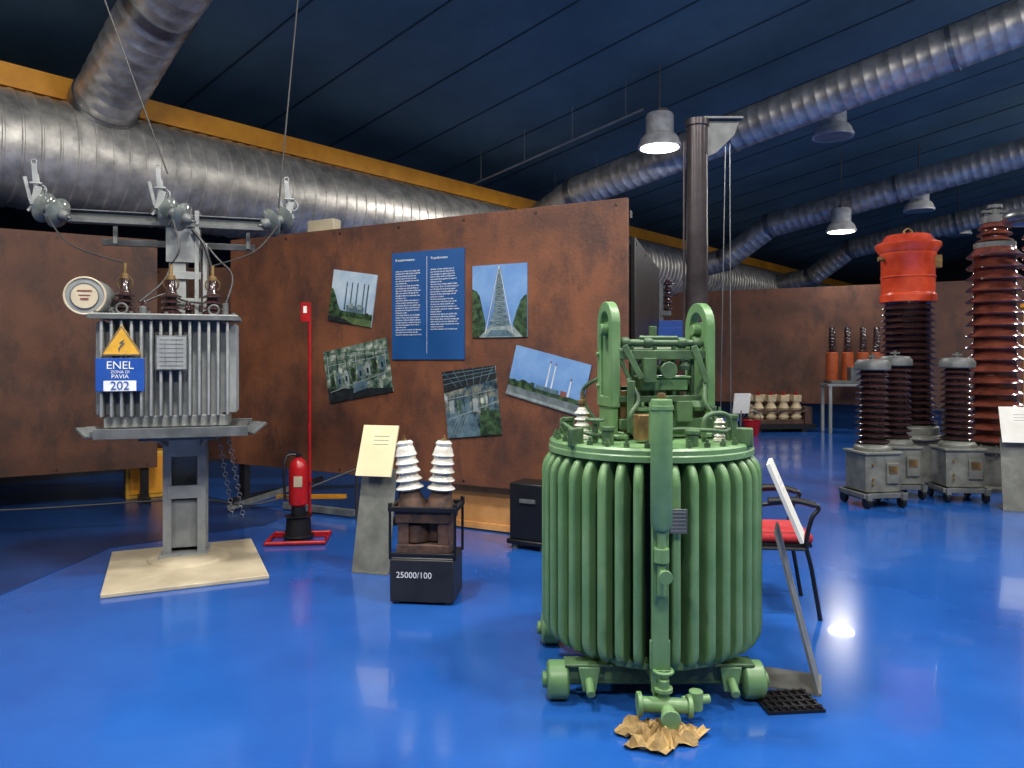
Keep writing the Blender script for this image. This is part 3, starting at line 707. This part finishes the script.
lectern((-1.03,5.40,0),math.radians(-14))
lectern((1.46,3.54,0),math.radians(68),w=.23,bm=WHITE,k=1.1)
lectern((5.22,7.6,0),math.radians(-20),w=.34,bm=WHITE)
e=E('floor_grille',(1.27,3.84,0),.0)
e.location=(1.24,3.36,0); e.rotation_euler=(0,0,.1)
a=M(); a.box((0,0,.008),(.26,.20,.012)); 
for i in range(7): a.box((-.11+i*.037,0,.018),(.012,.19,.012))
for i in range(4): a.box((0,-.075+i*.05,.02),(.25,.01,.012))
a.obj('grille',BLACK,e)

# ---------------------------------------------------------------- red chair
e=E('red_armchair',(1.62,4.70,0),math.radians(-8))
a=M(); a.box((0,0,.475),(.44,.43,.06)); a.obj('seat_cushion',REDF,e,.025,3)
a=M(); a.box((-.225,0,.69),(.035,.40,.24),(0,-.15,0)); a.obj('back_cushion',REDF,e,.016,3)
a=M(); a.box((0,0,.435),(.42,.42,.02))
for y in (-.235,.235):
    a.sweep(smooth([(.25,y,.0),(.20,y,.30),(.17,y,.45),(.2,y,.6),(.24,y,.67),(.16,y,.70),(-.02,y,.69),(-.2,y,.66)]),.013,10)
    a.sweep(smooth([(-.28,y,.0),(-.2,y,.3),(-.19,y,.45),(-.23,y,.66),(-.27,y,.82)]),.013,10)
    a.sweep([(-.19,y,.42),(.175,y,.42)],.011,8)
    a.sweep(smooth([(.22,y,.685),(.1,y,.712),(-.05,y,.705)]),.020,8)
a.sweep([(.17,-.235,.42),(.17,.235,.42)],.011,8); a.sweep([(-.19,-.235,.42),(-.19,.235,.42)],.011,8); a.sweep([(-.265,-.235,.81),(-.265,.235,.81)],.011,8)
a.obj('tubular_frame',BLACK,e)

# ---------------------------------------------------------------- tall dark column behind
e=E('metal_cable_column',(1.49,6.0,0))
a=M(); a.lathe([(.16,0),(.16,.03),(.095,.05),(.085,.06),(.085,3.42),(.095,3.43),(.095,3.48),(0,3.48)],n=32); a.cyl((-.11,-.02,.1),(-.11,-.02,3.3),.010,n=8); a.obj('tube',BROWNP,e)
a=M(); a.extr([(.08,3.48),(.34,3.48),(.30,3.36),(.16,3.22),(.08,3.18)],.03); a.box((.2,0,3.49),(.32,.1,.02)); a.obj('top_bracket',GREYD,e,.004)
a=M(); a.cyl((.23,0,3.3),(.20,.05,.9),.004,n=6); a.cyl((.27,.02,3.3),(.28,.02,.9),.004,n=6); a.box((.24,.03,.88),(.12,.06,.06)); a.box((.12,.02,.88),(.2,.03,.03)); a.obj('pull_wires',STEEL,e)

# disconnector stand behind, with blue tray
e=E('disconnector_switch_stand',(1.62,8.8,0))
a=M()
for x in (-.1,.12): a.cyl((x,0,0),(x,0,2.45),.05,n=16)
for x in (-.1,.12): a.box((x,0,.03),(.2,.3,.06))
a.box((0,0,2.1),(.5,.1,.06)); a.box((0,0,1.5),(.6,.12,.08)); a.obj('posts',GREYD,e,.003)
a=M(); a.box((.14,-.12,1.90),(.66,.35,.03)); a.box((.14,-.29,1.86),(.66,.02,.12)); a.box((.14,-.12,1.96),(.5,.04,.1)); a.obj('blue_tray',BLUEP,e,.005)
a=M()
for x in (-.22,.0,.22): a.lathe(sheds(5,.03,.06,2.13,2.5)+[(0,2.5)],(x,0,0),n=16)
a.obj('insulators',PORD,e)

# ---------------------------------------------------------------- high-voltage equipment, right
e=E('orange_current_transformer',(5.10,9.6,0))
a=M(); a.lathe([(.31,2.28),(.335,2.29),(.335,2.38),(.315,2.40),(.315,2.86),(.33,2.88),(.33,2.92)],n=40); a.lathe([(.335,2.92),(.385,3.0),(.385,3.04),(.32,3.07),(.26,3.15),(.0,3.16)],n=24); a.lathe([(.325,2.60),(.325,2.62)],n=40)
a.obj('head_housing',REDO,e,.003)
a=M(); a.box((.28,-.15,2.8),(.1,.1,.16)); a.cyl((-.38,0,2.85),(.38,0,2.85),.03); a.torus((0,0,3.19),.05,.012,(0,1,0)); a.obj('terminals',BRASS,e)
a=M(); a.lathe([(.27,.72)]+sheds(19,.26,.36,.74,2.26,.32)+[(.27,2.28)],n=40); a.obj('porcelain',PORD,e)
a=M(); a.lathe([(.42,.55),(.42,.58),(.36,.6),(.36,.70),(.30,.74)],n=32); a.box((0,0,.32),(.75,.7,.46)); a.box((0,0,.07),(.9,.12,.1)); a.box((0,.3,.05),(.9,.1,.1)); a.box((0,-.3,.05),(.9,.1,.1)); a.box((-.2,-.36,.35),(.2,.04,.25)); a.obj('base_tank',GREYM,e,.008)

e=E('tall_porcelain_bushing',(5.83,9.0,0))
a=M(); a.lathe([(.24,.52)]+sheds(17,.22,.335,.55,2.9,.30)+[(.2,2.92)],n=40); a.lathe([(.16,2.95)]+sheds(3,.13,.2,2.96,3.2,.18)+[(.12,3.22)],n=32); a.obj('porcelain',PORB,e)
a=M(); a.lathe([(.22,2.90),(.22,2.96)],n=32); a.lathe([(.14,3.2),(.14,3.28),(.05,3.30),(.05,3.38),(.08,3.38),(.08,3.42),(0,3.42)],n=24); a.box((0,0,3.34),(.3,.05,.03)); a.obj('cap',GREYD,e)
a=M(); a.lathe([(.33,.0),(.33,.04),(.27,.06),(.27,.44),(.33,.46),(.33,.52),(.25,.54)],n=36)
for k in range(12):
    an=2*PI*k/12; a.cyl((.3*math.cos(an),.3*math.sin(an),.42),(.3*math.cos(an),.3*math.sin(an),.55),.012,n=6)
a.obj('metal_base',GREYM,e)

def cart(x,y,rz,h,nm='wheeled_voltage_transformer'):
    e=E(nm,(x,y,0),rz)
    a=M(); a.box((0,0,.13),(.5,.46,.05)); 
    for sx in (-.2,.2): a.box((sx,0,.12),(.05,.52,.07))
    a.obj('cart_frame',GREYD,e,.004)
    a=M()
    for sx in (-.2,.2):
        for sy in (-.2,.2): a.lathe([(.02,-.02),(.055,-.02),(.055,.02),(.02,.02)],(sx,sy,.055),(1,0,0),18); a.box((sx,sy,.1),(.06,.05,.03))
    a.obj('castors',BLACK,e)
    a=M(); a.box((0,0,.36),(.40,.36,.40)); a.box((0,0,.57),(.44,.40,.03)); a.box((.1,-.19,.36),(.14,.03,.22)); a.lathe([(.19,.58),(.19,.62),(.15,.66)],n=24); a.obj('steel_tank',GREYM,e,.008)
    a=M()
    for z in (.25,.3,.45): a.cyl((-.12,-.18,z),(-.12,-.2,z),.014,n=8)
    a.box((.1,-.21,.40),(.1,.006,.08)); a.obj('tank_fittings',BRASS,e)
    a=M(); a.lathe([(.13,.65)]+sheds(12,.115,.175,.66,h-.12,.165)+[(.12,h-.11)],n=32); a.obj('porcelain',PORD,e)
    a=M(); a.lathe([(.17,h-.12),(.18,h-.11),(.18,h-.05),(.15,h-.01),(.05,h),(0,h)],n=28); a.cyl((0,0,h),(0,0,h+.06),.015); a.box((0,0,h+.03),(.1,.03,.02)); a.obj('cap',GREYD,e)
cart(3.87,8.0,.15,1.56); cart(4.37,8.50,.0,1.60); cart(4.96,8.3,-.1,1.58)

e=E('yellow_post_with_corona_ring',(5.66,8.05,0))
a=M(); a.lathe([(.2,0),(.2,.04),(.11,.06),(.11,2.1),(.14,2.12),(.14,2.16),(0,2.16)],n=28); a.obj('yellow_column',YEL,e)
a=M(); a.lathe([(.09,2.16)]+sheds(7,.08,.13,2.18,2.95)+[(0,2.96)],n=24); a.obj('porcelain',PORB,e)
a=M(); a.torus((0,0,3.1),.24,.075); a.cyl((0,0,2.95),(0,0,3.1),.03); a.box((0,0,3.08),(.46,.04,.02)); a.box((0,0,3.08),(.04,.46,.02)); a.obj('corona_ring',STEEL,e)

# table with orange insulators
e=E('display_table',(7.3,15.9,0),-.1); a=M(); a.box((0,0,1.02),(1.25,.6,.05))
for x in (-.57,.57):
    for y in (-.26,.26): a.box((x,y,.5),(.06,.06,1.0))
a.obj('table',GREY,e,.004); a=M(); a.box((0,0,1.08),(1.1,.5,.06)); a.box((.1,-.1,1.25),(.5,.3,.3)); a.obj('equipment_plinth',GREYD,e,.006)
a=M()
for x in (-.42,-.1,.22,.5): a.lathe([(.12,1.1),(.13,1.12),(.12,1.7),(.09,1.72)],(x,.1,0),n=20)
a.obj('orange_bodies',ORANGE,e)
a=M()
for x in (-.42,-.1,.22,.5): a.lathe(sheds(7,.06,.10,1.72,2.25,.07)+[(0,2.27)],(x,.1,0),n=20)
a.obj('insulators',PORD,e)

# cream porcelain switch cluster on pallet
e=E('porcelain_switch_set',(5.75,16.4,0),.05)
a=M(); a.box((0,0,.12),(1.5,.9,.10)); a.box((-.5,0,.04),(.12,.9,.08)); a.box((.5,0,.04),(.12,.9,.08)); a.obj('pallet',BLACK,e)
a=M(); a.box((0,0,.22),(1.1,.6,.1)); a.box((0,-.33,.45),(1.15,.03,.05)); a.box((0,0,.62),(1.0,.3,.04)); a.box((.66,-.1,.35),(.16,.4,.36)); a.obj('frame',RUSTM,e)
a=M()
for i in range(4):
    for y in (-.22,.1):
        a.lathe([(.10,.27)]+sheds(3,.09,.12,.28,.58)+[(.07,.60),(.07,.66)],(-.42+i*.28,y,0),n=16); a.box((-.42+i*.28,y,.72),(.17,.16,.14))
a.obj('porcelain_bodies',WARM,e,.006)
a=M()
for i in range(4): a.box((-.42+i*.28,-.06,.80),(.04,.42,.02)); a.cyl((-.42+i*.28,-.22,.79),(-.42+i*.28,-.22,.86),.025,n=10)
a.obj('contact_bars',RED,e)
e=E('red_fire_bucket',(4.95,15.4,0)); a=M(); a.lathe([(0,0),(.13,0),(.19,.3),(.2,.3),(.2,.31),(.18,.31),(.12,.03),(0,.02)]); a.obj('bucket',RED,e); a=M(); a.torus((0,0,.32),.19,.008,(0,1,.3)); a.obj('handle',STEEL,e)
e=E('white_display_stand',(4.5,14.6,0),.2); a=M(); a.box((0,0,.70),(.34,.03,.4),(.2,0,0)); a.obj('board',WHITE,e); a=M(); a.cyl((0,.05,0),(0,.03,.6),.02); a.box((0,.05,.01),(.3,.3,.02)); a.obj('foot',GREYD,e)
e=E('blue_storage_box',(4.0,14.4,0),.1); a=M(); a.box((0,0,.2),(.6,.4,.36)); a.box((0,0,.40),(.64,.44,.05)); a.obj('box',BLUEP,e,.01)
e=E('wheeled_test_bench',(8.9,14.2,0),-.2); a=M(); a.box((0,0,.6),(1.3,.5,.08)); a.box((0,0,.85),(.9,.4,.4)); 
for x in (-.55,.55):
    for y in (-.2,.2): a.box((x,y,.32),(.06,.06,.52)); a.cyl((x-.02,y,.06),(x+.02,y,.06),.06)
a.obj('bench',GREYD,e,.006)

# ---------------------------------------------------------------- camera, world, look
cam=bpy.data.cameras.new('camera'); co=bpy.data.objects.new('camera',cam); S.collection.objects.link(co)
cam.sensor_width=36; cam.lens=36*745/1024; cam.shift_y=-24/1024
co.location=(0,0,1.55); co.rotation_euler=(PI/2,0,0); S.camera=co
w=bpy.data.worlds.new('world'); S.world=w; w.use_nodes=True
w.node_tree.nodes['Background'].inputs[0].default_value=(.5,.6,.8,1); w.node_tree.nodes['Background'].inputs[1].default_value=.3
S.view_settings.view_transform='Standard'
S.view_settings.exposure=0.12
